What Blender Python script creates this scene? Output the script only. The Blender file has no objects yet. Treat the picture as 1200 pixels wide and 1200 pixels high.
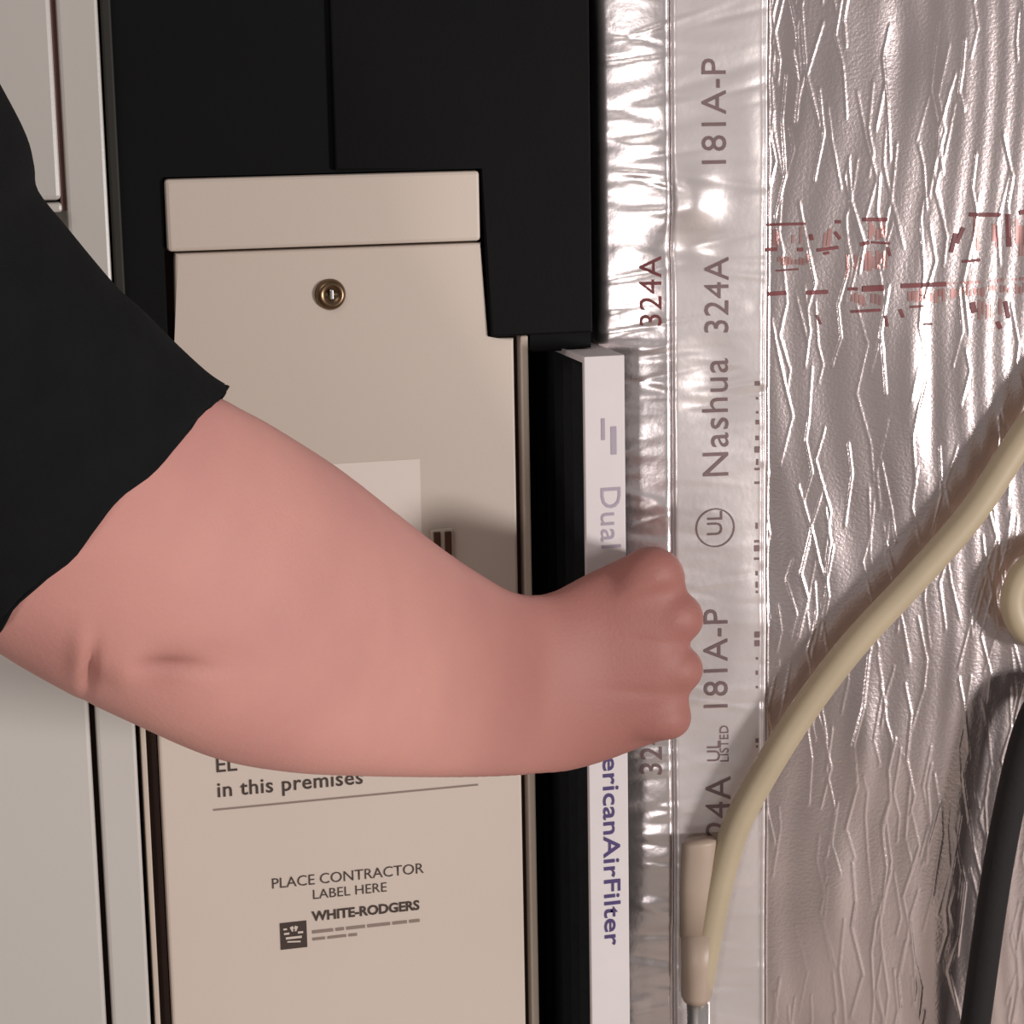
import bpy, bmesh, math, random
import numpy as np
from mathutils import Vector, Matrix, noise

random.seed(7)
np.random.seed(7)
scene = bpy.context.scene
COL = scene.collection

# ------------------------------------------------------------------ camera
YAW, PITCH, ROLL = math.radians(14), math.radians(11), math.radians(-1.05)
FPX, DIST = 2600.0, 1.04
_f = np.array([math.sin(YAW)*math.cos(PITCH), math.cos(YAW)*math.cos(PITCH), -math.sin(PITCH)])
_r0 = np.array([math.cos(YAW), -math.sin(YAW), 0.0])
_u0 = np.cross(_r0, _f)
_r = _r0*math.cos(ROLL) + _u0*math.sin(ROLL)
_u = -_r0*math.sin(ROLL) + _u0*math.cos(ROLL)
CAM = -_f*DIST


def P(px, py, Y=0.0):
    """photo pixel (1200 frame) to the point of the plane at depth Y"""
    d = _f*FPX + _r*(px-600) + _u*(600-py)
    return Vector(CAM + d*((Y-CAM[1])/d[1]))


cd = bpy.data.cameras.new('camera')
cd.sensor_width = 36
cd.lens = FPX/1200*36
cd.clip_start = 0.02
cam = bpy.data.objects.new('camera', cd)
COL.objects.link(cam)
m = Matrix(((_r[0], _u[0], -_f[0], CAM[0]), (_r[1], _u[1], -_f[1], CAM[1]), (_r[2], _u[2], -_f[2], CAM[2]), (0, 0, 0, 1)))
cam.matrix_world = m
scene.camera = cam

# ------------------------------------------------------------------ world, lights, exposure
w = bpy.data.worlds.new('room_ambience')
scene.world = w
w.use_nodes = True
w.node_tree.nodes['Background'].inputs[0].default_value = (1.0, 0.94, 0.90, 1)
w.node_tree.nodes['Background'].inputs[1].default_value = 0.25


def area(name, loc, target, size, power, color, size_y=None):
    l = bpy.data.lights.new(name, 'AREA')
    l.energy = power
    l.color = color
    l.size = size
    if size_y:
        l.shape = 'RECTANGLE'
        l.size_y = size_y
    o = bpy.data.objects.new(name, l)
    COL.objects.link(o)
    o.location = loc
    o.rotation_euler = (Vector(target)-Vector(loc)).to_track_quat('-Z', 'Y').to_euler()
    return o


area('work_light', (0.95, -1.15, -0.09), (0.0, 0, 0), 0.20, 15.8, (1.0, 0.96, 0.94))
area('ceiling_lamp', (-0.75, -0.95, 0.85), (-0.2, -0.1, 0), 0.5, 2.8, (1.0, 0.93, 0.88))
area('flash_light', (-0.56, -1.12, -0.06), (0.05, 0, 0.05), 0.10, 2.7, (1.0, 0.95, 0.93))

vs = scene.view_settings
vs.view_transform = 'Standard'
vs.look = 'None'
vs.gamma = 1
vs.use_curve_mapping = False
vs.exposure = -0.05


# ------------------------------------------------------------------ helpers
def lin(c):
    return tuple((v/255/12.92 if v/255 <= .04045 else ((v/255+.055)/1.055)**2.4) for v in c)


def mat(name, rgb, rough=0.5, metal=0.0, var=0.0, vscale=20.0, bump=0.0, bscale=300.0, rgb2=None, spec=0.5, sss=0.0, stretch=None, coat=0.0):
    """procedural material: base colour varied by noise, fine relief by bump"""
    mt = bpy.data.materials.new(name)
    mt.use_nodes = True
    nt = mt.node_tree
    b = nt.nodes['Principled BSDF']
    b.inputs['Roughness'].default_value = rough
    b.inputs['Metallic'].default_value = metal
    b.inputs['Specular IOR Level'].default_value = spec
    b.inputs['Coat Weight'].default_value = coat
    c1 = lin(rgb)
    tc = nt.nodes.new('ShaderNodeTexCoord')
    src = tc.outputs['Object']
    if stretch:
        mp = nt.nodes.new('ShaderNodeMapping')
        mp.inputs['Scale'].default_value = stretch
        nt.links.new(src, mp.inputs['Vector'])
        src = mp.outputs['Vector']
    if var > 0 or rgb2:
        n = nt.nodes.new('ShaderNodeTexNoise')
        n.inputs['Scale'].default_value = vscale
        n.inputs['Detail'].default_value = 4
        nt.links.new(src, n.inputs['Vector'])
        rp = nt.nodes.new('ShaderNodeValToRGB')
        rp.color_ramp.elements[0].position = 0.3
        rp.color_ramp.elements[1].position = 0.7
        c2 = lin(rgb2) if rgb2 else tuple(min(1, v*(1+var)) for v in c1)
        ca = c1 if rgb2 else tuple(v*(1-var) for v in c1)
        rp.color_ramp.elements[0].color = (*ca, 1)
        rp.color_ramp.elements[1].color = (*c2, 1)
        nt.links.new(n.outputs['Fac'], rp.inputs['Fac'])
        nt.links.new(rp.outputs['Color'], b.inputs['Base Color'])
    else:
        b.inputs['Base Color'].default_value = (*c1, 1)
    if bump > 0:
        n2 = nt.nodes.new('ShaderNodeTexNoise')
        n2.inputs['Scale'].default_value = bscale
        n2.inputs['Detail'].default_value = 3
        nt.links.new(src, n2.inputs['Vector'])
        bp = nt.nodes.new('ShaderNodeBump')
        bp.inputs['Strength'].default_value = bump
        bp.inputs['Distance'].default_value = 0.001
        nt.links.new(n2.outputs['Fac'], bp.inputs['Height'])
        nt.links.new(bp.outputs['Normal'], b.inputs['Normal'])
    if sss:
        b.inputs['Subsurface Weight'].default_value = sss
        b.inputs['Subsurface Radius'].default_value = (0.010, 0.004, 0.002)
        b.inputs['Subsurface Scale'].default_value = 0.6
    return mt


M = dict(
    beige=mat('beige_enamel', (202, 187, 175), 0.42, var=0.03, vscale=6, bump=0.05, bscale=900),
    beige_in=mat('beige_enamel_edge', (190, 174, 160), 0.45, var=0.03),
    cab=mat('grey_enamel', (190, 184, 178), 0.34, var=0.03, vscale=5, bump=0.04, bscale=700),
    black=mat('black_paint', (10, 10, 10), 0.6, var=0.12, vscale=30, bump=0.08, bscale=600, spec=0.1),
    blackin=mat('black_interior', (6, 6, 7), 0.8, var=0.2, vscale=20, spec=0.2),
    brown=mat('brown_gasket', (46, 27, 20), 0.8, var=0.15, vscale=40),
    shirt=mat('black_cotton', (18, 18, 19), 0.95, var=0.15, vscale=60, bump=0.25, bscale=1400, spec=0.15),
    skin=mat('skin', (187, 131, 124), 0.58, rgb2=(202, 145, 134), vscale=14, bump=0.18, bscale=650, sss=0.12, spec=0.35),
    foil=mat('foil_facing', (216, 201, 200), 0.24, 0.93, var=0.06, vscale=25, bump=0.12, bscale=700),
    ctape=mat('foil_corner_tape', (236, 226, 226), 0.27, 0.88, var=0.04, vscale=25, bump=0.12, bscale=260),
    olive=mat('olive_black_edge', (30, 27, 20), 0.7, var=0.1),
    groove=mat('red_brown_seal', (104, 74, 68), 0.7, var=0.1),
    tape=mat('foil_tape', (232, 222, 221), 0.33, 0.62, var=0.04, vscale=25, bump=0.10, bscale=260),
    cardboard=mat('white_cardboard', (214, 205, 205), 0.7, var=0.02, vscale=60),
    media=mat('charcoal_filter_media', (22, 22, 24), 0.95, var=0.2, vscale=200),
    cable=mat('tan_cable_jacket', (172, 156, 130), 0.5, var=0.05, vscale=40),
    cable2=mat('tan_tape_wrap', (168, 148, 132), 0.45, var=0.06, vscale=60),
    rubber=mat('dark_foam', (18, 12, 12), 0.85, var=0.2, vscale=90, bump=0.3, bscale=300),
    ink=mat('dark_ink', (62, 46, 40), 0.6, var=0.05),
    inkgrey=mat('grey_ink', (134, 116, 107), 0.6, var=0.05),
    inkpurple=mat('purple_ink', (70, 52, 104), 0.6, var=0.05),
    inkfaint=mat('faint_purple_ink', (160, 148, 162), 0.6, var=0.05),
    inktape=mat('maroon_grey_ink', (118, 95, 95), 0.5, var=0.1, vscale=200),
    inkred=mat('maroon_ink', (112, 52, 54), 0.5, var=0.25, vscale=150),
    inkpink=mat('worn_red_ink', (186, 142, 138), 0.30, 0.85, var=0.1, vscale=150),
    brass=mat('dark_brass', (120, 98, 76), 0.32, 1.0, var=0.1, vscale=200),
    label=mat('white_label', (226, 212, 203), 0.35, var=0.01),
    switch=mat('brown_switch', (70, 42, 24), 0.45, var=0.1),
    conduit=mat('grey_conduit', (196, 192, 190), 0.3, 0.8, var=0.05),
    concrete=mat('concrete', (168, 160, 152), 0.9, var=0.15, vscale=8, bump=0.3, bscale=60),
    plaster=mat('plaster', (128, 120, 110), 0.9, var=0.06, vscale=6, bump=0.1, bscale=80),
)


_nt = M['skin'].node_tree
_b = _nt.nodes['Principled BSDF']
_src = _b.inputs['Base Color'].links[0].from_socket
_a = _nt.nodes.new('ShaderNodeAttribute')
_a.attribute_name = 'shade_ruddy'
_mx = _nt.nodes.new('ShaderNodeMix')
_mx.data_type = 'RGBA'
_mx.inputs[7].default_value = (*lin((154, 101, 93)), 1)  # tone for the shade painted into the hand and the redder elbow
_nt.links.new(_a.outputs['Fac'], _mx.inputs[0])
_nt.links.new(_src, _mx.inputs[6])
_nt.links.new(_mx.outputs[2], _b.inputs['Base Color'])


def link(name, me, material, parent=None, smooth=False):
    o = bpy.data.objects.new(name, me)
    COL.objects.link(o)
    if material:
        me.materials.append(M[material])
    if parent:
        o.parent = parent
    if smooth:
        me.polygons.foreach_set('use_smooth', [True]*len(me.polygons))
    return o


def from_bm(name, bm, material, parent=None, smooth=False):
    me = bpy.data.meshes.new(name)
    bmesh.ops.recalc_face_normals(bm, faces=bm.faces)
    bm.to_mesh(me)
    bm.free()
    return link(name, me, material, parent, smooth)


def add_box(bm, x0, x1, y0, y1, z0, z1, bev=0.0):
    r = bmesh.ops.create_cube(bm, size=1)
    vsx = r['verts']
    for v in vsx:
        v.co = Vector(((x0+x1)/2 + v.co.x*(x1-x0), (y0+y1)/2 + v.co.y*(y1-y0), (z0+z1)/2 + v.co.z*(z1-z0)))
    if bev:
        es = list({e for v in vsx for e in v.link_edges})
        bmesh.ops.bevel(bm, geom=es, offset=bev, segments=2, affect='EDGES', profile=0.5)


def box(name, x0, x1, y0, y1, z0, z1, material, parent=None, bev=0.0):
    bm = bmesh.new()
    add_box(bm, x0, x1, y0, y1, z0, z1, bev)
    return from_bm(name, bm, material, parent)


def prism(name, pts, y0, y1, material, parent=None, bev=0.0):
    """polygon in the XZ plane given thickness from y0 (front) to y1"""
    bm = bmesh.new()
    a = [bm.verts.new((x, y0, z)) for x, z in pts]
    b = [bm.verts.new((x, y1, z)) for x, z in pts]
    n = len(pts)
    f0 = bm.faces.new(a)
    bm.faces.new(b[::-1])
    for i in range(n):
        bm.faces.new((a[i], b[i], b[(i+1) % n], a[(i+1) % n]))
    if bev:
        bmesh.ops.bevel(bm, geom=list(f0.edges), offset=bev, segments=2, affect='EDGES', profile=0.5)
    return from_bm(name, bm, material, parent)


def thing(name, label, cat, loc=(0, 0, 0)):
    o = bpy.data.objects.new(name, None)
    COL.objects.link(o)
    o.location = loc
    o.empty_display_size = 0.02
    o['label'] = label
    o['category'] = cat
    return o


def tag(o, label, cat):
    o['label'] = label
    o['category'] = cat
    return o


def struct(o):
    o['kind'] = 'structure'
    return o


def tube_mesh(path, rad, seg=20, caps=True):
    """round tube along a list of points"""
    bm = bmesh.new()
    pts = [Vector(p) for p in path]
    rings = []
    up = Vector((0, 1, 0))
    for i, p in enumerate(pts):
        t = (pts[min(i+1, len(pts)-1)]-pts[max(i-1, 0)]).normalized()
        a = (up - t*up.dot(t)).normalized()
        b = t.cross(a)
        rr = rad[i] if isinstance(rad, (list, tuple)) else rad
        rings.append([bm.verts.new(p + (a*math.cos(q)+b*math.sin(q))*rr) for q in [2*math.pi*k/seg for k in range(seg)]])
    for A, B in zip(rings, rings[1:]):
        for k in range(seg):
            bm.faces.new((A[k], A[(k+1) % seg], B[(k+1) % seg], B[k]))
    if caps:
        bm.faces.new(rings[0][::-1])
        bm.faces.new(rings[-1])
    return bm


def spline(pts, n):
    """Catmull-Rom through points (tuples of any length)"""
    pts = [np.array(p, float) for p in pts]
    pp = [2*pts[0]-pts[1]] + pts + [2*pts[-1]-pts[-2]]
    out = []
    for i in range(1, len(pp)-2):
        p0, p1, p2, p3 = pp[i-1:i+3]
        for k in range(n):
            t = k/n
            out.append(0.5*((2*p1)+(-p0+p2)*t+(2*p0-5*p1+4*p2-p3)*t*t+(-p0+3*p1-3*p2+p3)*t**3))
    out.append(pts[-1])
    return out


def text_tris(body, size, bold=0.0, align='LEFT', spacing=1.0):
    """flat text as a list of verts (x, y) and triangles"""
    cu = bpy.data.curves.new('t', 'FONT')
    cu.body = body
    cu.size = size
    cu.align_x = align
    cu.offset = bold
    cu.space_character = spacing
    cu.resolution_u = 3
    o = bpy.data.objects.new('t', cu)
    COL.objects.link(o)
    dg = bpy.context.evaluated_depsgraph_get()
    me = bpy.data.meshes.new_from_object(o.evaluated_get(dg))
    bpy.data.objects.remove(o)
    bpy.data.curves.remove(cu)
    return me


def print_mesh(name, me, fn, material, parent, maxlen=0.0):
    """map flat text/strokes (u, v) through fn to the surface they are printed on"""
    bm = bmesh.new()
    bm.from_mesh(me)
    bpy.data.meshes.remove(me)
    if maxlen:
        bmesh.ops.triangulate(bm, faces=bm.faces)
        for _ in range(7):
            es = [e for e in bm.edges if e.calc_length() > maxlen]
            if not es:
                break
            bmesh.ops.subdivide_edges(bm, edges=es, cuts=1)
            bmesh.ops.triangulate(bm, faces=bm.faces)
    vl = list(bm.verts)
    X_, Y_, Z_ = fn(np.array([v.co.x for v in vl]), np.array([v.co.y for v in vl]))
    one = np.ones(len(vl))
    for v, a_, b_, c_ in zip(vl, X_*one, Y_*one, Z_*one):
        v.co = (float(a_), float(b_), float(c_))
    me2 = bpy.data.meshes.new(name)
    bm.to_mesh(me2)
    bm.free()
    return link(name, me2, material, parent)


def strokes_mesh(segs):
    """segments ((x0,y0),(x1,y1),width) as flat quads"""
    bm = bmesh.new()
    for (x0, y0), (x1, y1), wd in segs:
        d = Vector((x1-x0, y1-y0)).normalized()
        n = Vector((-d.y, d.x))*wd/2
        q = [(x0+n.x, y0+n.y), (x1+n.x, y1+n.y), (x1-n.x, y1-n.y), (x0-n.x, y0-n.y)]
        bm.faces.new([bm.verts.new((a, b, 0)) for a, b in q])
    me = bpy.data.meshes.new('s')
    bm.to_mesh(me)
    bm.free()
    return me


def ring_mesh(r, wd, n=40):
    bm = bmesh.new()
    a = [bm.verts.new((math.cos(2*math.pi*k/n)*(r-wd/2), math.sin(2*math.pi*k/n)*(r-wd/2), 0)) for k in range(n)]
    b = [bm.verts.new((math.cos(2*math.pi*k/n)*(r+wd/2), math.sin(2*math.pi*k/n)*(r+wd/2), 0)) for k in range(n)]
    for k in range(n):
        bm.faces.new((a[k], b[k], b[(k+1) % n], a[(k+1) % n]))
    me = bpy.data.meshes.new('r')
    bm.to_mesh(me)
    bm.free()
    return me


# ------------------------------------------------------------------ room
FLOOR = -0.62
struct(box('floor', -2.2, 2.2, -2.6, 0.9, FLOOR-0.06, FLOOR, 'concrete'))
struct(box('wall_back', -2.2, 2.2, 0.84, 0.90, FLOOR, 1.6, 'plaster'))

# ------------------------------------------------------------------ furnace cabinet (left)
cabt = thing('furnace_cabinet', 'pale grey enamelled furnace cabinet with recessed door, behind the black sleeve', 'furnace', (-0.42, 0.2, FLOOR))
IV = Matrix.Translation((0.42, -0.2, -FLOOR))


def adopt(o, t):
    """parent o to thing t keeping its place"""
    o.parent = t
    o.matrix_parent_inverse = Matrix.Translation(-Vector(t.location))
    return o


CR = -0.1795       # right side of the cabinet
GX = -0.1985       # groove between door and stile
adopt(box('body', -0.75, CR, 0.012, 0.50, FLOOR, 0.55, 'cab'), cabt)
adopt(box('stile', GX+0.0014, CR, -0.004, 0.012, FLOOR+0.02, 0.55, 'cab', bev=0.0016), cabt)
up = adopt(box('upper_door', -0.74, GX-0.0012, -0.010, 0.0115, 0.1515, 0.54, 'cab', bev=0.002), cabt)
lip = adopt(box('door_lip', -0.74, GX-0.0012, -0.013, 0.0115, 0.1465, 0.1505, 'cab', bev=0.0012), cabt)
adopt(box('lower_door', -0.74, GX-0.0014, -0.006, 0.0115, FLOOR+0.04, 0.128, 'cab', bev=0.002), cabt)
adopt(box('gasket', GX-0.003, GX+0.003, 0.006, 0.0119, FLOOR+0.03, 0.128, 'brown'), cabt)
adopt(box('gasket', GX-0.00115, GX+0.00135, -0.0015, 0.0119, 0.1465, 0.54, 'groove'), cabt)

# ------------------------------------------------------------------ electronic air cleaner
ac = thing('air_cleaner', 'beige electronic air cleaner with notched door under a black upper housing', 'air cleaner', (-0.08, 0.2, FLOOR))
ftop_z = P(710, 417, -0.028).z
DB = FLOOR+0.06     # door bottom
# black upper housing, cut out around the door's tongue
hous = [(-0.1785, 0.55), (-0.1785, 0.083), (-0.1560, 0.083), (-0.1560, 0.1605), (-0.0110, 0.1605), (-0.0090, 0.083), (0.0395, 0.083), (0.0395, 0.55)]
hz = adopt(prism('black_housing', hous, 0.0, 0.010, 'blackin', bev=0.001), ac)
adopt(box('housing_side_rail', -0.1785, -0.1740, -0.004, -0.0001, 0.083, 0.55, 'olive', bev=0.001), ac)
adopt(prism('housing_cover', [(-0.0790, 0.1607), (-0.0108, 0.1607), (-0.0088, 0.083), (0.0395, 0.083), (0.0395, 0.55), (-0.0790, 0.55)], -0.0030, -0.0001, 'black', bev=0.001), ac)
adopt(box('body', -0.1785, 0.0075, 0.030, 0.60, FLOOR, 0.55, 'blackin'), ac)
adopt(box('slot_roof', 0.0102, 0.0395, 0.0101, 0.60, 0.0735, 0.55, 'blackin'), ac)
adopt(box('slot_lintel', 0.0102, 0.0395, 0.0005, 0.0100, ftop_z+0.0006, 0.0829, 'blackin'), ac)
adopt(box('slot_back', 0.0080, 0.0480, 0.575, 0.60, FLOOR, 0.0734, 'blackin'), ac)
adopt(box('slot_floor', 0.0102, 0.0480, 0.000, 0.574, FLOOR, -0.36, 'blackin'), ac)
# beige flanges either side of the door and the dark gaskets in the gaps
adopt(box('flange', 0.0058, 0.0096, 0.0012, 0.029, FLOOR, 0.0825, 'beige_in', bev=0.0008), ac)
adopt(box('flange', -0.1772, -0.1748, -0.0010, 0.029, FLOOR, 0.0825, 'beige_in', bev=0.0006), ac)
adopt(box('gasket', 0.0020, 0.0057, 0.0080, 0.029, FLOOR+0.01, 0.0825, 'brown'), ac)
adopt(box('gasket', -0.1747, -0.1695, 0.0080, 0.029, FLOOR+0.01, 0.0825, 'brown'), ac)
adopt(box('gasket', -0.1555, -0.1105, 0.0102, 0.029, 0.0826, 0.165, 'brown'), ac)
adopt(box('gasket', -0.1104, 0.0020, 0.0102, 0.029, 0.0826, 0.165, 'brown'), ac)
door_pts = [(-0.1690, DB), (0.0024, DB), (0.0024, 0.0818), (-0.0112, 0.0818), (-0.0122, 0.1262), (-0.1512, 0.1262), (-0.1525, 0.0818), (-0.1690, 0.0818)]
door = adopt(prism('door', door_pts, 0.0, 0.0079, 'beige', bev=0.0012), ac)
adopt(box('door_cap', -0.1545, -0.0130, -0.0030, 0.0079, 0.1272, 0.1588, 'beige', bev=0.0016), ac)
# lock knob
kp = P(387, 345)
bm = bmesh.new()
prof = [(0.0, -0.0012), (0.0022, -0.0012), (0.0026, -0.0022), (0.0046, -0.0030), (0.0058, -0.0028), (0.0066, -0.0018), (0.0072, 0.0002), (0.0072, 0.0010)]
seg = 28
rings = []
for r, y in prof:
    rings.append([bm.verts.new((kp.x+r*math.cos(2*math.pi*k/seg), y, kp.z+r*math.sin(2*math.pi*k/seg))) for k in range(seg)] if r > 0 else [bm.verts.new((kp.x, y, kp.z))])
for A, B in zip(rings, rings[1:]):
    for k in range(seg):
        if len(A) == 1:
            bm.faces.new((A[0], B[k], B[(k+1) % seg]))
        else:
            bm.faces.new((A[k], B[k], B[(k+1) % seg], A[(k+1) % seg]))


def kid(o, part):
    """sub-part: keep the place it has in the world"""
    o.parent = part
    return o


lk = kid(from_bm('lock', bm, 'brass', None, True), door)
lk['label'] = 'dark brass round lock'
bm = bmesh.new()
add_box(bm, kp.x-0.0006, kp.x+0.0012, -0.0026, -0.0010, kp.z-0.0022, kp.z+0.0024, 0.0005)
kid(from_bm('key_pin', bm, 'conduit'), door)


def door_map(cx, cz, rot=0.0, y=-0.00035):
    c, s = math.cos(rot), math.sin(rot)
    return lambda a, b: (cx+a*c-b*s, y, cz+a*s+b*c)


def door_text(name, body, x, z, size, material='ink', bold=0.0, align='LEFT', sp=1.0, parent=None):
    return kid(print_mesh(name, text_tris(body, size, bold, align, sp), door_map(x, z), material, None), parent or door)


# white sticker with power switch, mostly behind the wrist
p0, p1 = P(300, 549), P(492, 549)
lab = kid(prism('sticker', [(p0.x, p0.z-0.062), (p1.x, p0.z-0.062), (p1.x, p0.z), (p0.x, p0.z)], -0.0004, 0.0, 'label'), door)
sp = P(517, 636)
sw = kid(box('switch', sp.x-0.0055, sp.x+0.0055, -0.003, 0.0, sp.z-0.010, sp.z+0.007, 'beige_in', bev=0.001), door)
box('rocker', sp.x-0.0042, sp.x-0.0010, -0.0042, -0.0029, sp.z-0.009, sp.z+0.006, 'switch', bev=0.0005).parent = sw
box('rocker', sp.x+0.0010, sp.x+0.0042, -0.0042, -0.0029, sp.z-0.009, sp.z+0.006, 'switch', bev=0.0005).parent = sw

a = P(252, 905)
door_text('lettering', 'EL', a.x, a.z, 0.0105, 'ink', 0.00008)
a = P(254, 934)
door_text('lettering', 'in this premises', a.x, a.z, 0.0102, 'ink', 0.00012, sp=1.06)
a, b = P(250, 949), P(560, 917)
kid(print_mesh('printed_rule', strokes_mesh([((0, 0), (b.x-a.x, 0), 0.0009)]), door_map(a.x, a.z), 'inkgrey', None), door)
a = P(408, 1032)
door_text('lettering', 'PLACE CONTRACTOR', a.x, a.z, 0.0074, 'ink', -0.00002, 'CENTER', 0.98)
a = P(410, 1049)
door_text('lettering', 'LABEL HERE', a.x, a.z, 0.0068, 'ink', -0.00002, 'CENTER', 1.0)
a = P(366, 1079)
door_text('lettering', 'WHITE-RODGERS', a.x, a.z, 0.0066, 'ink', 0.00022, sp=0.99)
a = P(366, 1092)
segs = []
x = 0.0
for L in (0.010, 0.004, 0.009, 0.011, 0.007, 0.005):
    segs.append(((x, 0), (x+L, 0), 0.0016))
    x += L+0.0012
x = 0.0
for L in (0.006, 0.009, 0.004):
    segs.append(((x, -0.0036), (x+L, -0.0036), 0.0014))
    x += L+0.0012
kid(print_mesh('small_print', strokes_mesh(segs), door_map(a.x, a.z), 'inkgrey', None), door)
# square emblem: dark block with pale notches
a, b = P(329, 1113), P(359, 1080)
ex, ez, es = a.x, a.z, (b.x-a.x)
emb = kid(prism('emblem', [(ex, ez), (ex+es, ez), (ex+es, ez+es*1.05), (ex, ez+es*1.05)], -0.0003, 0.0, 'ink'), door)
for (u0, v0, u1, v1, w_) in ((.42, .88, .50, .70, .13), (.62, .88, .54, .70, .13), (.14, .62, .34, .62, .08), (.66, .62, .86, .62, .08), (.2, .44, .8, .44, .09), (.25, .3, .75, .26, .06), (.12, .8, .26, .8, .07)):
    pm = print_mesh('emblem_mark', strokes_mesh([((u0*es, v0*es), (u1*es, v1*es), w_*es)]), door_map(ex, ez, 0, -0.0006), 'beige', None)
    pm.parent = emb

# ------------------------------------------------------------------ air filter in the slot
FY = -0.028
fl, fr = P(689, 800, FY), P(735, 800, FY)
ftop = P(710, 417, FY).z
FX0, FX1 = fl.x, fr.x
FB = -0.36
fil = thing('air_filter', 'thin white cardboard-framed air filter half pulled from the black slot, gripped by the hand', 'air filter', ((FX0+FX1)/2, FY, FB))
FDEP = 0.36
fy1 = FY+FDEP
frm = bmesh.new()
t = 0.0012
add_box(frm, FX0, FX1, FY, FY+t, FB, ftop, 0.0004)
add_box(frm, FX0, FX1, fy1-t, fy1, FB, ftop, 0.0004)
add_box(frm, FX0, FX1, FY+t, fy1-t, ftop-t, ftop, 0.0)
add_box(frm, FX0, FX1, FY+t, fy1-t, FB, FB+t, 0.0)
for xx in (FX0, FX1-0.0008):
    add_box(frm, xx, xx+0.0008, FY+t, FY+0.003, FB+t, ftop-t)
    add_box(frm, xx, xx+0.0008, fy1-0.003, fy1-t, FB+t, ftop-t)
    add_box(frm, xx, xx+0.0008, FY+0.003, fy1-0.003, ftop-0.003, ftop-t)
    add_box(frm, xx, xx+0.0008, FY+0.003, fy1-0.003, FB+t, FB+0.003)
frame = adopt(from_bm('frame', frm, 'cardboard'), fil)
# pleated media
bm = bmesh.new()
zs0, zs1 = FB+0.002, ftop-0.002
npl = 44
prev = None
for k in range(npl+1):
    y = FY+0.0016+(FDEP-0.0032)*k/npl
    xx = FX0+0.0016 if k % 2 else FX1-0.0016
    cur = (bm.verts.new((xx, y, zs0)), bm.verts.new((xx, y, zs1)))
    if prev:
        bm.faces.new((prev[0], cur[0], cur[1], prev[1]))
    prev = cur
adopt(from_bm('pleated_media', bm, 'media'), fil)


def filter_map(px_, py_, k=1.0):
    """vertical print reading downward on the narrow front edge: letters' tops to the right"""
    o = P(px_, py_, FY)
    return lambda a, b: (o.x+b, FY-0.0003, o.z-a*k)


def ftext(body, px_, py_, size, material, bold=0.0, sp=1.0, k=1.0, align='LEFT'):
    o = print_mesh('lettering', text_tris(body, size, bold, align, sp), filter_map(px_, py_, k), material, None)
    return kid(o, frame)


ftext('Dual', 704, 569, 0.0138, 'inkfaint', 0.0, 1.05, 1.12)
ftext('AmericanAirFilter', 709, 1108, 0.0114, 'inkpurple', 0.00015, 1.03, 1.36, 'RIGHT')
o = filter_map(714, 500)
for sg in (((0, 0.002), (0.013, 0.002), 0.0026), ((-.004, -.003), (0.006, -.003), 0.0016)):
    kid(print_mesh('small_print', strokes_mesh([sg]), o, 'inkfaint', None), frame)

# ------------------------------------------------------------------ foil-wrapped duct (right)
CX = P(788, 600).x           # front edge x where the corner curve meets the front
XL = FX1+0.0025                 # left side of the duct
RAD = CX-XL                  # soft corner radius
FRONT = 0.004                # front plane of the wrap
BACK = 0.50
_t = np.linspace(0, 1, 400)
_th = np.interp(_t, [0, .06, .40, .78, .90, 1], [.14, .30, .38, .48, 1.35, math.pi/2])
ARC = RAD/float(np.mean(np.cos(_th)))          # length of the soft corner
_cx = np.concatenate([[0], np.cumsum((np.cos(_th)[1:]+np.cos(_th)[:-1])/2)])*ARC/399
_cy = np.concatenate([[0], np.cumsum((np.sin(_th)[1:]+np.sin(_th)[:-1])/2)])*ARC/399
XR = 0.300
ZB, ZT = FLOOR+0.02, 0.52
GZB, GZT = -0.345, 0.300     # finely wrinkled zone


TILT = math.radians(8)      # the wrapped face is turned a little towards the left
CT, ST = math.cos(TILT), math.sin(TILT)


def PF(px, py, off=0.0):
    """photo pixel to the wrapped face (off: in front of it, negative)"""
    Y = FRONT
    for _ in range(8):
        p = P(px, py, Y+off)
        Y = FRONT - max(0.0, p.x-CX)*ST/CT
    return P(px, py, Y+off)


def base(s):
    """path of the wrap: s<0 round the corner and back, s>=0 along the front; returns x, y, nx, ny"""
    s = np.asarray(s, float)
    q = np.clip(-s/ARC, 0, 1)
    x = CX - np.interp(q, _t, _cx)
    y = FRONT + np.interp(q, _t, _cy)
    extra = np.clip(-s-ARC, 0, None)
    y = y + extra
    x = x + np.clip(s, 0, None)*CT
    y = y - np.clip(s, 0, None)*ST
    th = np.where(s < 0, np.interp(q, _t, _th), TILT)
    return x, y, -np.sin(th), -np.cos(th)


def sm(a, b, x):
    t_ = np.clip((x-a)/(b-a), 0, 1)
    return t_*t_*(3-2*t_)


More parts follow.
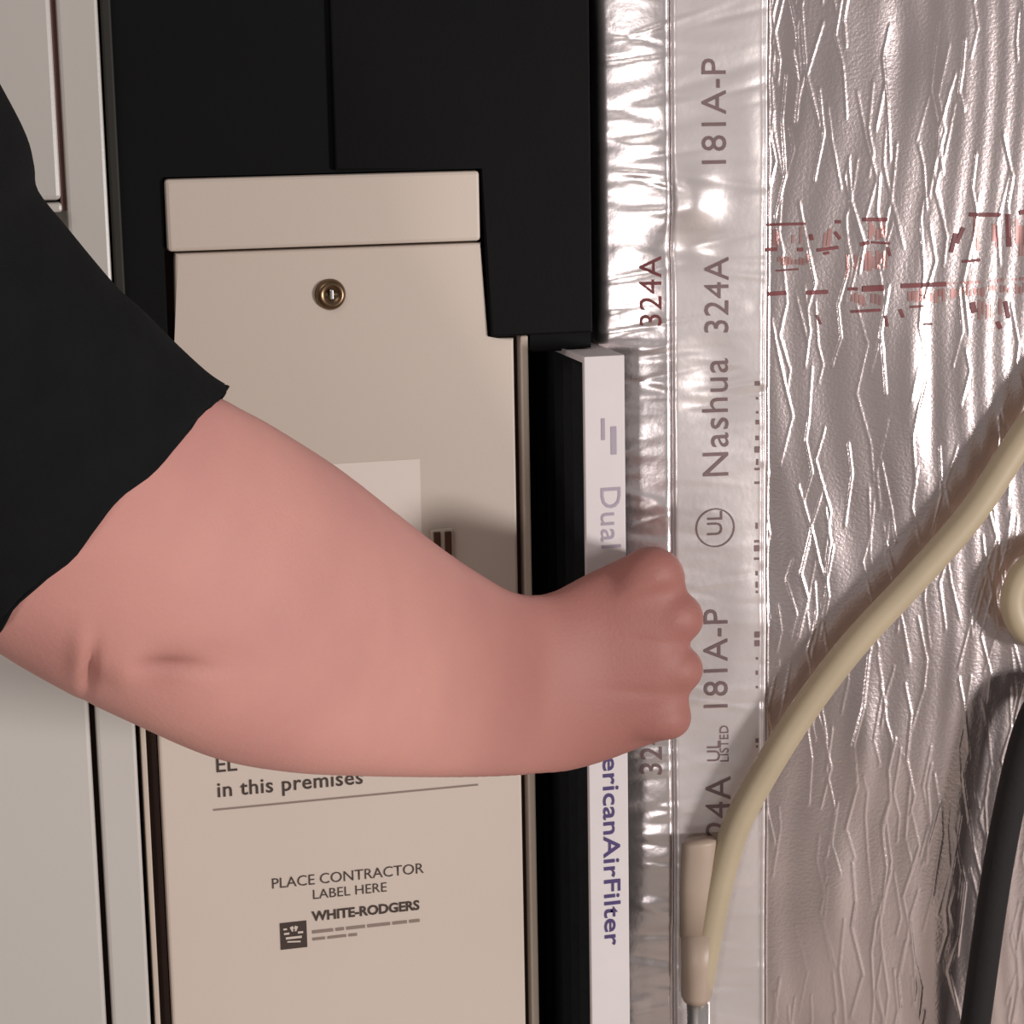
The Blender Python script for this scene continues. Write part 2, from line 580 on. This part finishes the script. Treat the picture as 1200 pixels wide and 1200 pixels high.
rng = np.random.RandomState(11)
RIDGES = []
for k in range(270):
    s0 = 0.042 + rng.rand()*0.145
    z0 = GZB + rng.rand()*(GZT-GZB)
    if s0 > 0.085 and z0 > 0.17 and rng.rand() < 0.6:
        continue
    n = rng.randint(2, 5)
    pts = [(s0, z0)]
    dirn = rng.choice([-1, 1])
    for q in range(n):
        L = 0.008+rng.rand()*0.018
        sl = dirn*(0.05+0.27*rng.rand())
        pts.append((pts[-1][0]+sl*L, pts[-1][1]+L))
        dirn = -dirn if rng.rand() < 0.7 else dirn
    RIDGES.append((pts, rng.uniform(0.00018, 0.00050), rng.uniform(0.0007, 0.0011)))
TAPE_R = (PF(897, 600).x-CX)/CT      # right border of the tape on the front
BL = [(rng.rand()*0.3-0.06, GZB+rng.rand()*(GZT-GZB), rng.uniform(.006, .03), rng.uniform(.015, .05), rng.uniform(-1, 1)*.0013) for _ in range(160)]
CR_T = [(rng.uniform(-ARC, TAPE_R), GZB+rng.rand()*(GZT-GZB), rng.uniform(.001, .0035), rng.uniform(.004, .03), rng.uniform(-.9, .9), rng.uniform(-1, 1)*.0006) for _ in range(420)]


def window(s, z, s0, s1, z0, z1):
    """index of the part of the (grid or list of) points inside a rectangle, or None"""
    if s.ndim == 2:
        a, b = np.searchsorted(s[0], [s0, s1])
        c, d = np.searchsorted(z[:, 0], [z0, z1])
        return None if a >= b or c >= d else (slice(c, d), slice(a, b))
    k = np.nonzero((s > s0) & (s < s1) & (z > z0) & (z < z1))[0]
    return k if len(k) else None


def height(s, z):
    s = np.atleast_1d(np.asarray(s, float))
    z = np.atleast_1d(np.asarray(z, float))
    h = np.zeros(s.shape)
    for bs, bz, ws, wz, a_ in BL:
        k = window(s, z, bs-3*ws, bs+3*ws, bz-3*wz, bz+3*wz)
        if k is not None:
            h[k] += a_*np.exp(-((s[k]-bs)/ws)**2-((z[k]-bz)/wz)**2)
    # insulation panels: thin near-vertical creases
    wall = sm(TAPE_R-0.001, TAPE_R+0.002, s)
    hr = np.zeros_like(h)
    for pts, amp, wd in RIDGES:
        for i, ((sa, za), (sb, zb)) in enumerate(zip(pts, pts[1:])):
            k = window(s, z, min(sa, sb)-wd, max(sa, sb)+wd, za-0.001, zb+0.001)
            if k is None:
                continue
            tt = np.clip((z[k]-za)/(zb-za), 0, 1)
            d = np.abs(s[k]-(sa+(sb-sa)*tt))/wd
            hr[k] = np.maximum(hr[k], amp*np.clip(1-d, 0, 1)*(1 if 0 < i < len(pts)-2 else .7))
    h += hr*wall
    # gentle vertical flutes of the wrap
    h += wall*0.00010*np.sin(s*2*math.pi/0.0125+2.6*np.sin(z*23)+5*np.sin(s*37))
    # crinkled tape
    tz = 1-wall
    hc = np.zeros_like(h)
    for cs, cz, w1, w2, sl, a_ in CR_T:
        e = w1*3+w2*3*.35
        k = window(s, z, cs-3*w2, cs+3*w2, cz-e, cz+e)
        if k is not None:
            ds = s[k]-cs
            hc[k] += a_*np.exp(-((z[k]-cz-ds*sl*.35)/w1)**2-(ds/w2)**2)
    h += hc*tz*(0.62+0.45*sm(0.003, -0.004, s))
    # tape stands proud, with a step at its right border and a seam at the corner
    h += 0.0009*tz
    h += 0.0011*np.exp(-((s-TAPE_R+0.0008)/0.0011)**2)
    h -= 0.0016*np.exp(-((s-0.0012)/0.0010)**2)
    # big dent and bulge where the tape lifts
    bz_ = PF(815, 235).z
    h += 0.0045*np.exp(-((s-0.012)/0.010)**2-((z-bz_)/0.012)**2)
    h -= 0.0035*np.exp(-((s-0.010)/0.012)**2-((z-bz_+0.022)/0.010)**2)
    return h


def surf(s, z, extra=0.0):
    x, y, nx, ny = base(s)
    h = height(s, z)+extra
    return x+nx*h, y+ny*h, z


def grid_mesh(S, Z):
    SS, ZZ = np.meshgrid(S, Z)
    x, y, nx, ny = base(SS)
    h = height(SS, ZZ)
    co = np.stack([x+nx*h, y+ny*h, ZZ], -1).reshape(-1, 3)
    nS, nZ = len(S), len(Z)
    idx = np.arange(nS*nZ).reshape(nZ, nS)
    q = np.stack([idx[:-1, :-1], idx[:-1, 1:], idx[1:, 1:], idx[1:, :-1]], -1).reshape(-1, 4)
    me = bpy.data.meshes.new('grid')
    me.vertices.add(len(co))
    me.vertices.foreach_set('co', co.ravel())
    me.loops.add(q.size)
    me.loops.foreach_set('vertex_index', q.ravel())
    me.polygons.add(len(q))
    me.polygons.foreach_set('loop_start', np.arange(0, q.size, 4))
    me.polygons.foreach_set('loop_total', np.full(len(q), 4))
    me.update(calc_edges=True)
    me.validate()
    return me


duct = thing('insulated_duct', 'foil-wrapped insulated duct with taped corner and faded red print', 'duct', (0.17, 0.25, FLOOR))
S_back = np.linspace(-(BACK-0.03+ARC), -(ARC+0.08), 12)
Zf = np.concatenate([np.linspace(ZB, GZB-0.01, 14), np.arange(GZB, GZT, 0.0011), np.linspace(GZT+0.01, ZT, 10)])
S_tape = np.concatenate([S_back, np.arange(-(ARC+0.078), TAPE_R+0.0006, 0.0009)])
S_wall = np.concatenate([np.arange(TAPE_R+0.0004, 0.186, 0.00055)])
SEAM = 0.0012
adopt(link('corner_tape', grid_mesh(S_tape[S_tape < SEAM+0.0002], Zf), 'ctape', None, True), duct)
tp = adopt(link('face_tape', grid_mesh(np.concatenate([[SEAM], S_tape[S_tape > SEAM+0.0001]]), Zf), 'tape', None, True), duct)
fw = adopt(link('foil_wrap', grid_mesh(S_wall, Zf), 'foil', None, True), duct)
corner = bpy.data.objects['corner_tape']
xr_end = CX+float(S_wall[-1])*CT
yr_end = FRONT-float(S_wall[-1])*ST
adopt(box('core', XL+0.012, xr_end-0.001, FRONT+0.036, BACK, ZB, ZT, 'foil'), duct)
adopt(box('side_wrap', xr_end-0.004, xr_end, yr_end+0.002, BACK, ZB, ZT, 'foil'), duct)
adopt(box('foot_curb', XL+0.01, xr_end, FRONT+0.04, BACK, FLOOR, ZB+0.002, 'black'), duct)


def tape_map(px_, py_, s_off=None, extra=0.00035):
    """vertical print reading upward on the wrap: letters' tops to the left"""
    o = PF(px_, py_)
    s0 = (o.x-CX)/CT if s_off is None else s_off

    def fn(a, b):
        return surf(s0-b, o.z+a, extra)
    return fn


def ttext(body, px_, py_, size, material='inktape', bold=0.0, sp=1.0, s_off=None, part=None):
    o = print_mesh('lettering', text_tris(body, size, bold, 'LEFT', sp), tape_map(px_, py_, s_off), material, None, 0.0016)
    return kid(o, part or tp)


ttext('324A', 853, 392, 0.0165, sp=1.04)
ttext('Nashua', 853, 560, 0.0180, sp=1.08)
ttext('324A', 855, 1000, 0.0180, sp=1.06)
ttext('UL', 843, 892, 0.0090)
ttext('LISTED', 853, 892, 0.0062)
ttext('181A-P', 852, 836, 0.0170, sp=1.05)
ttext('181A-P', 850, 200, 0.0165, sp=1.05)
kid(print_mesh('ring_mark', ring_mesh(0.0092, 0.0007), tape_map(838, 618), 'inktape', None, 0.0016), tp)
ttext('UL', 846, 628, 0.0105)
ttext('324A', 0, 985, 0.0150, s_off=-0.0045, bold=0.0001, part=corner, sp=1.05)
ttext('324A', 0, 420, 0.0150, 'inkred', s_off=-0.0035, part=corner, sp=1.05)
ttext('181A', 0, 905, 0.0130, s_off=-0.009, part=corner)
# fine second line of dashes near the tape border
segs = []
zc = 0.0
for k in range(34):
    if k in (6, 7, 8, 14, 15, 23, 24):
        zc += 0.008
        continue
    L = random.choice((0.0012, 0.0022, 0.003))
    segs.append(((zc, 0), (zc+L, 0), random.choice((0.001, 0.0016, 0.0024))))
    zc += L+random.choice((0.0014, 0.003, 0.0055))
kid(print_mesh('small_print', strokes_mesh(segs), tape_map(886, 930), 'inktape', None, 0.0016), tp)['kind'] = 'stuff'

# faded red print across the foil face
RP = lambda x, y: PF(880+x/3.75, 220+y/3.75)
red, pink = [], []
for (x0, y0, x1, y1, wd) in ((65, 163, 240, 158, 12), (370, 150, 395, 150, 14), (490, 140, 600, 140, 16), (60, 272, 115, 270, 16), (205, 272, 230, 272, 16), (290, 275, 385, 262, 14), (262, 205, 268, 230, 16), (370, 195, 392, 225, 14),
                         (480, 250, 520, 240, 16), (530, 240, 610, 245, 10), (600, 260, 612, 300, 12), (320, 290, 345, 285, 12), (70, 468, 155, 462, 18), (245, 462, 340, 458, 18), (425, 445, 470, 445, 14), (490, 445, 585, 440, 26), (440, 545, 570, 538, 12),
                         (660, 432, 860, 424, 20), (700, 525, 760, 520, 10), (655, 535, 670, 570, 14), (880, 285, 900, 200, 18), (905, 245, 935, 175, 18), (930, 325, 1010, 318, 12), (960, 118, 1100, 120, 18), (1130, 115, 1136, 260, 22), (1180, 110, 1215, 105, 20),
                         (975, 505, 985, 550, 26), (1120, 500, 1135, 575, 18), (1085, 590, 1100, 620, 18), (590, 560, 600, 610, 12), (760, 600, 800, 600, 10), (110, 365, 210, 358, 7), (290, 560, 310, 600, 10)):
    a, b = RP(x0, y0), RP(x1, y1)
    red.append(((a.x, a.z), (b.x, b.z), wd/3.75/2500))
for (x0, y0, x1, y1, wd) in ((860, 424, 1215, 400, 16), (95, 215, 230, 215, 80), (300, 215, 370, 220, 110), (400, 330, 470, 330, 120), (500, 195, 600, 195, 80), (480, 320, 600, 315, 90), (960, 220, 1110, 215, 150), (1145, 220, 1215, 215, 150),
                         (440, 495, 580, 490, 60), (690, 480, 860, 470, 60), (880, 460, 1215, 440, 50), (100, 320, 260, 320, 40), (1000, 530, 1110, 525, 90)):
    a, b = RP(x0, y0), RP(x1, y1)
    nsl = max(2, int(abs(x1-x0)/16))                     # worn fill: uneven slivers
    for q in range(nsl):
        if random.random() < 0.22:
            continue
        f0, f1 = q/nsl, (q+random.uniform(.55, 1.0))/nsl
        hh = wd/3.75/2500*random.uniform(.45, 1.0)
        dz = random.uniform(-.2, .2)*wd/3.75/2500
        pink.append(((a.x+(b.x-a.x)*f0, a.z+(b.z-a.z)*f0+dz), (a.x+(b.x-a.x)*f1, a.z+(b.z-a.z)*f1+dz), hh))


def wall_map(extra):
    def fn(a, b):
        return surf((a-CX)/CT, b, extra)
    return fn


kid(print_mesh('red_print_fill', strokes_mesh(pink), wall_map(0.00028), 'inkpink', None, 0.0014), fw)['kind'] = 'stuff'
kid(print_mesh('red_print_strokes', strokes_mesh(red), wall_map(0.00045), 'inkred', None, 0.0014), fw)['kind'] = 'stuff'

# ------------------------------------------------------------------ second foil duct and dark foam pipe at the lower right
d2 = thing('foil_branch_duct', 'narrow foil-faced branch duct behind the dark foam pipe', 'duct', (0.32, 0.1, FLOOR))
bm = bmesh.new()
add_box(bm, 0.2705, 0.40, 0.004, 0.30, FLOOR, 0.06, 0.006)
bmesh.ops.subdivide_edges(bm, edges=bm.edges, cuts=18, use_grid_fill=True)
for v in bm.verts:
    v.co += Vector((0.3, -1, 0))*(0.0022*noise.noise(v.co*45)+0.0012*noise.noise(Vector((v.co.x*160, v.co.y*160, v.co.z*40)))) - Vector((0.3, -1, 0))*0.003
br = adopt(from_bm('foil_skin', bm, 'foil', None, True), d2)
pa, pb, pc = P(1216, 830, -0.042), P(1176, 980, -0.040), P(1141, 1215, -0.036)
path = spline([pc+Vector((-0.06, 0.0, FLOOR-pc.z)), pc+Vector((-0.018, 0, -0.16)), pc, pb, pa, pa+Vector((0.026, 0.004, 0.004)), pa+Vector((0.048, 0.022, -0.004)), Vector((pa.x+0.054, 0.0035, pa.z-0.005))], 8)
pipe = tag(from_bm('foam_pipe', tube_mesh(path, 0.0074, 18), 'rubber', None, True), 'dark foam-covered pipe slanting down beside the foil-wrapped duct', 'pipe')

# ------------------------------------------------------------------ tan cable and conduit
cO = -0.0135
ck = [(1262, 425), (1203, 505), (1140, 600), (1075, 675), (1000, 756), (940, 835), (893, 910), (862, 970), (844, 1030), (830, 1095), (818, 1162)]
cpath = spline([(0.345, 0.12, 0.0605), (0.345, 0.112, 0.10), (0.338, 0.07, 0.135), (0.318, 0.01, 0.135)] + [tuple(PF(*q, cO)) for q in ck], 7)
cab_t = thing('cable', 'tan round cable bowing across the foil duct down to the conduit', 'cable', PF(824, 1180, cO))
jk = adopt(from_bm('jacket', tube_mesh(cpath, 0.0070, 22), 'cable', None, True), cab_t)
# flat tape sleeve that widens the cable near its lower end
bm = bmesh.new()
rings = []
for (cx_, cy_, hw) in ((821, 984, 20), (820, 988, 23), (818, 1040, 23), (817, 1096, 22)):
    c = PF(cx_, cy_, cO)
    hw = hw/2500
    rings.append([bm.verts.new((c.x+hw*math.cos(q), c.y+0.0056*math.sin(q), c.z)) for q in [2*math.pi*k/24 for k in range(24)]])
for A, B in zip(rings, rings[1:]):
    for k in range(24):
        bm.faces.new((A[k], A[(k+1) % 24], B[(k+1) % 24], B[k]))
bm.faces.new(rings[-1])
bm.faces.new(rings[0][::-1])
tw = adopt(from_bm('tape_sleeve', bm, 'cable2', None, True), cab_t)
bm = bmesh.new()
rings = []
for (cx_, cy_, hw) in ((820, 1092, 23), (818, 1130, 21), (816, 1166, 19), (815, 1172, 15)):
    c = PF(cx_, cy_, cO)
    hw = hw/2500
    rings.append([bm.verts.new((c.x+hw*math.cos(q), c.y+0.0078*math.sin(q), c.z)) for q in [2*math.pi*k/24 for k in range(24)]])
for A, B in zip(rings, rings[1:]):
    for k in range(24):
        bm.faces.new((A[k], A[(k+1) % 24], B[(k+1) % 24], B[k]))
bm.faces.new(rings[-1])
bm.faces.new(rings[0][::-1])
adopt(from_bm('ferrule', bm, 'brass', None, True), cab_t)
bpy.data.objects['ferrule'].data.materials[0] = M['cable2']
c = PF(818, 1174, cO)
cond = tag(from_bm('conduit', tube_mesh([(c.x, c.y, c.z), (c.x, c.y, c.z-0.1), (c.x, c.y, FLOOR)], 0.0058, 18), 'conduit', None, True), 'slim grey metal conduit rising below the end of the tan cable', 'conduit')
ck2 = [(1245, 645), (1202, 668), (1187, 705), (1202, 740), (1245, 752)]
c2 = tag(from_bm('cable', tube_mesh(spline([(0.312, 0.0035, PF(1245, 645).z), (0.309, -0.018, PF(1245, 645).z)] + [tuple(PF(*q, cO)) for q in ck2] + [(0.309, -0.018, PF(1245, 752).z), (0.312, 0.0035, PF(1245, 752).z)], 7), 0.0062, 18), 'cable', None, True), 'short tan cable loop at the edge of the foil duct, beyond the long bowed cable', 'cable')

# ------------------------------------------------------------------ person: right arm reaching in from the left
st = [  # upper contour, lower contour, depth, thickness ratio
    ((110, 380), (-95, 590), -0.290, 0.80), ((165, 420), (-75, 660), -0.280, 0.80), ((225, 455), (-45, 722), -0.268, 0.80), ((256, 464), (-10, 758), -0.256, 0.80),
    ((284, 479), (62, 801), -0.243, 0.80), ((312, 494), (150, 843), -0.230, 0.78), ((352, 519), (250, 885), -0.214, 0.78), ((400, 551), (340, 902), -0.198, 0.77),
    ((450, 590), (430, 907), -0.176, 0.74), ((510, 637), (510, 909), -0.150, 0.70), ((560, 671), (570, 909), -0.124, 0.66), ((606, 695), (625, 907), -0.100, 0.58),
    ((645, 694), (668, 902), -0.086, 0.53), ((690, 672), (712, 890), -0.080, 0.48), ((738, 650), (750, 876), -0.080, 0.43), ((778, 644), (786, 864), -0.082, 0.37), ((803, 668), (808, 850), -0.083, 0.27)]
flat = spline([(*a, *b, d, q) for a, b, d, q in st], 5)
bm = bmesh.new()
seg = 40
rings = []
for ua, ub, la, lb, d, q in flat:
    A, B = P(ua, ub, d), P(la, lb, d)
    c = (A+B)/2
    a = (A-B)/2
    v = (c-Vector(CAM)).normalized()
    n = (v - a.normalized()*v.dot(a.normalized())).normalized()*a.length*q
    rings.append([bm.verts.new(c + a*math.cos(t_) + n*math.sin(t_)*(1.0 if math.sin(t_) < 0 else 1.0)) for t_ in [2*math.pi*k/seg for k in range(seg)]])
for A, B in zip(rings, rings[1:]):
    for k in range(seg):
        bm.faces.new((A[k], A[(k+1) % seg], B[(k+1) % seg], B[k]))
bm.faces.new(rings[0][::-1])
bm.faces.new(rings[-1])


def limb(bm, pts):
    """chain of round segments (px, py, depth, radius) with rounded ends"""
    q = [(*P(x, y, d), r) for x, y, d, r in pts]
    q = spline(q, 6)
    pos = [Vector(p[:3]) for p in q]
    rad = [float(p[3]) for p in q]
    t0 = (pos[0]-pos[1]).normalized()
    t1 = (pos[-1]-pos[-2]).normalized()
    for e, f_ in ((.5, .86), (.86, .5), (.98, .18)):
        pos.append(pos[len(q)-1]+t1*rad[len(q)-1]*e)
        rad.append(rad[len(q)-1]*f_)
    pre, prr = [], []
    for e, f_ in ((.98, .18), (.86, .5), (.5, .86)):
        pre.append(pos[0]+t0*rad[0]*e)
        prr.append(rad[0]*f_)
    tb = tube_mesh(pre+pos, prr+rad, 20)
    me = bpy.data.meshes.new('l')
    bmesh.ops.recalc_face_normals(tb, faces=tb.faces)
    tb.to_mesh(tb_me := me)
    tb.free()
    bm.from_mesh(tb_me)
    bpy.data.meshes.remove(me)


bmesh.ops.recalc_face_normals(bm, faces=bm.faces)
# each finger: metacarpal ridge on the back of the hand, knuckle, then bent away around the filter's edge
KN = [(770, 673), (794, 724), (795, 784), (783, 840)]
RD = [0.0112, 0.0112, 0.0106, 0.0100]
for i, ((kx, ky), rd) in enumerate(zip(KN, RD)):
    wx, wy = 668, 750+i*32
    limb(bm, [(wx, wy, -0.080, rd*0.9), ((wx+kx)/2, (wy+ky)/2, -0.084, rd*0.95), (kx-14, ky, -0.086, rd*1.05), (kx, ky, -0.083, rd*1.04), (kx+1, ky+1, -0.068, rd*0.95), (kx-2, ky+2, -0.052, rd*0.92), (kx-10, ky+3, -0.037, rd*0.86), (768, ky+2, -0.024, rd*0.76), (757, ky+2, -0.0155, rd*0.66)])
# thumb along the upper side, tip pressed on the filter's other face
limb(bm, [(640, 750, -0.086, 0.0150), (672, 722, -0.080, 0.0135), (688, 712, -0.068, 0.0112), (682, 712, -0.052, 0.0098), (670, 715, -0.036, 0.0090), (664, 720, -0.022, 0.0076)])
# elbow point
limb(bm, [(70, 722, -0.250, 0.019), (92, 748, -0.243, 0.017), (125, 762, -0.236, 0.016)])
me = bpy.data.meshes.new('person')
bm.to_mesh(me)
bm.free()
tmp = bpy.data.objects.new('tmp', me)
COL.objects.link(tmp)
md = tmp.modifiers.new('r', 'REMESH')
md.mode = 'VOXEL'
md.voxel_size = 0.0016
md = tmp.modifiers.new('s', 'SMOOTH')
md.factor = 0.5
md.iterations = 18
dg = bpy.context.evaluated_depsgraph_get()
dg.update()
body = bpy.data.meshes.new_from_object(tmp.evaluated_get(dg))
bpy.data.objects.remove(tmp)
bpy.data.meshes.remove(me)
# creases and soft hollows of the elbow and forearm
nv = len(body.vertices)
co = np.empty(nv*3)
no = np.empty(nv*3)
body.vertices.foreach_get('co', co)
body.vertex_normals.foreach_get('vector', no)
co = co.reshape(-1, 3)
no = no.reshape(-1, 3)
vv = co-CAM
dep = vv@_f
X = 600+FPX*(vv@_r)/dep
Yp = 600-FPX*(vv@_u)/dep
front = (no@_f) < 0.15
disp = np.zeros(nv)
for (cx_, cy_, wx_, wy_, rot, a_) in ((106, 782, 7, 26, 8, -0.0030), (93, 765, 12, 30, 5, 0.0018), (205, 783, 40, 9, 4, -0.0022), (240, 775, 60, 22, 0, -0.0012), (150, 790, 24, 24, 0, 0.0014),
                                      (735, 700, 40, 9, -25, 0.0006), (760, 752, 45, 7, 8, -0.0007), (756, 812, 45, 7, 4, -0.0006), (745, 700, 40, 8, -18, -0.0008), (470, 800, 120, 60, 0, -0.0015), (640, 800, 16, 90, 5, -0.0012)):
    c_, s_ = math.cos(math.radians(rot)), math.sin(math.radians(rot))
    dx, dy = X-cx_, Yp-cy_
    u_, v_ = dx*c_+dy*s_, -dx*s_+dy*c_
    disp += a_*np.exp(-(u_/wx_)**2-(v_/wy_)**2)*front
co += no*disp[:, None]
body.vertices.foreach_set('co', co.ravel())
body.update()
body.name = 'person'
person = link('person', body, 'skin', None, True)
at = body.attributes.new('shade_ruddy', 'FLOAT', 'POINT')      # hand's shade painted in as darker, redder skin; elbow points are ruddier
shade_rud = np.clip((X-430)/330, 0, 1)
shade_rud = shade_rud*shade_rud*(3-2*shade_rud)
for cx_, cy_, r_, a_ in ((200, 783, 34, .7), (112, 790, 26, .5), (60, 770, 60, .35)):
    shade_rud = np.maximum(shade_rud, a_*np.exp(-((X-cx_)/r_)**2-((Yp-cy_)/(r_*.6))**2))
at.data.foreach_set('value', shade_rud.astype(np.float32))
tag(person, 'bare right forearm in a black short sleeve, fist gripping the filter edge', 'person')

# sleeve: loose cotton tube from shoulder to elbow
sl = [((268, 455), (-30, 768), -0.260, .92), ((262, 452), (-38, 756), -0.262, .92), ((240, 437), (-64, 728), -0.268, .92), ((203, 403), (-110, 688), -0.276, .92), ((166, 366), (-150, 655), -0.283, .92), ((132, 335), (-190, 622), -0.290, .9), ((76, 268), (-262, 566), -0.302, .9), ((42, 225), (-310, 530), -0.310, .9),
      ((37, 195), (-345, 500), -0.318, .9), ((28, 160), (-375, 470), -0.324, .9), ((0, 105), (-420, 440), -0.333, .9), ((-60, 0), (-480, 400), -0.348, .9), ((-150, -120), (-560, 330), -0.363, .85), ((-260, -190), (-620, 200), -0.373, .8), ((-400, -170), (-640, 60), -0.378, .6)]
flat = spline([(*a, *b, d, q) for a, b, d, q in sl], 4)
bm = bmesh.new()
seg = 96
rings = []
for i, (ua, ub, la, lb, d, q) in enumerate(flat):
    A, B = P(ua, ub, d), P(la, lb, d)
    c = (A+B)/2
    a = (A-B)/2
    v = (c-Vector(CAM)).normalized()
    n = (v - a.normalized()*v.dot(a.normalized())).normalized()*a.length*q
    ax = a.cross(n).normalized()
    row = []
    for k in range(seg):
        t_ = 2*math.pi*k/seg
        p = c + a*math.cos(t_) + n*math.sin(t_)
        nr = (a*math.cos(t_)+n*math.sin(t_)).normalized()
        fr_ = abs(math.sin(t_))
        p += nr*0.004*fr_*noise.noise(p*22) + nr*0.0016*fr_*noise.noise(p*70)
        if i < 3:
            p += ax*0.0012*math.sin(t_*9+1.3)*fr_ + ax*0.0010*noise.noise(Vector((t_*5, i*.2, 3)))
        row.append(bm.verts.new(p))
    rings.append(row)
for A, B in zip(rings, rings[1:]):
    for k in range(seg):
        bm.faces.new((A[k], A[(k+1) % seg], B[(k+1) % seg], B[k]))
bm.faces.new(rings[-1])
sleeve = from_bm('t_shirt_sleeve', bm, 'shirt', person, True)
sleeve['label'] = 'black cotton short sleeve'
sd = sleeve.modifiers.new('cloth', 'SOLIDIFY')
sd.thickness = 0.0016
sd.offset = 0.0
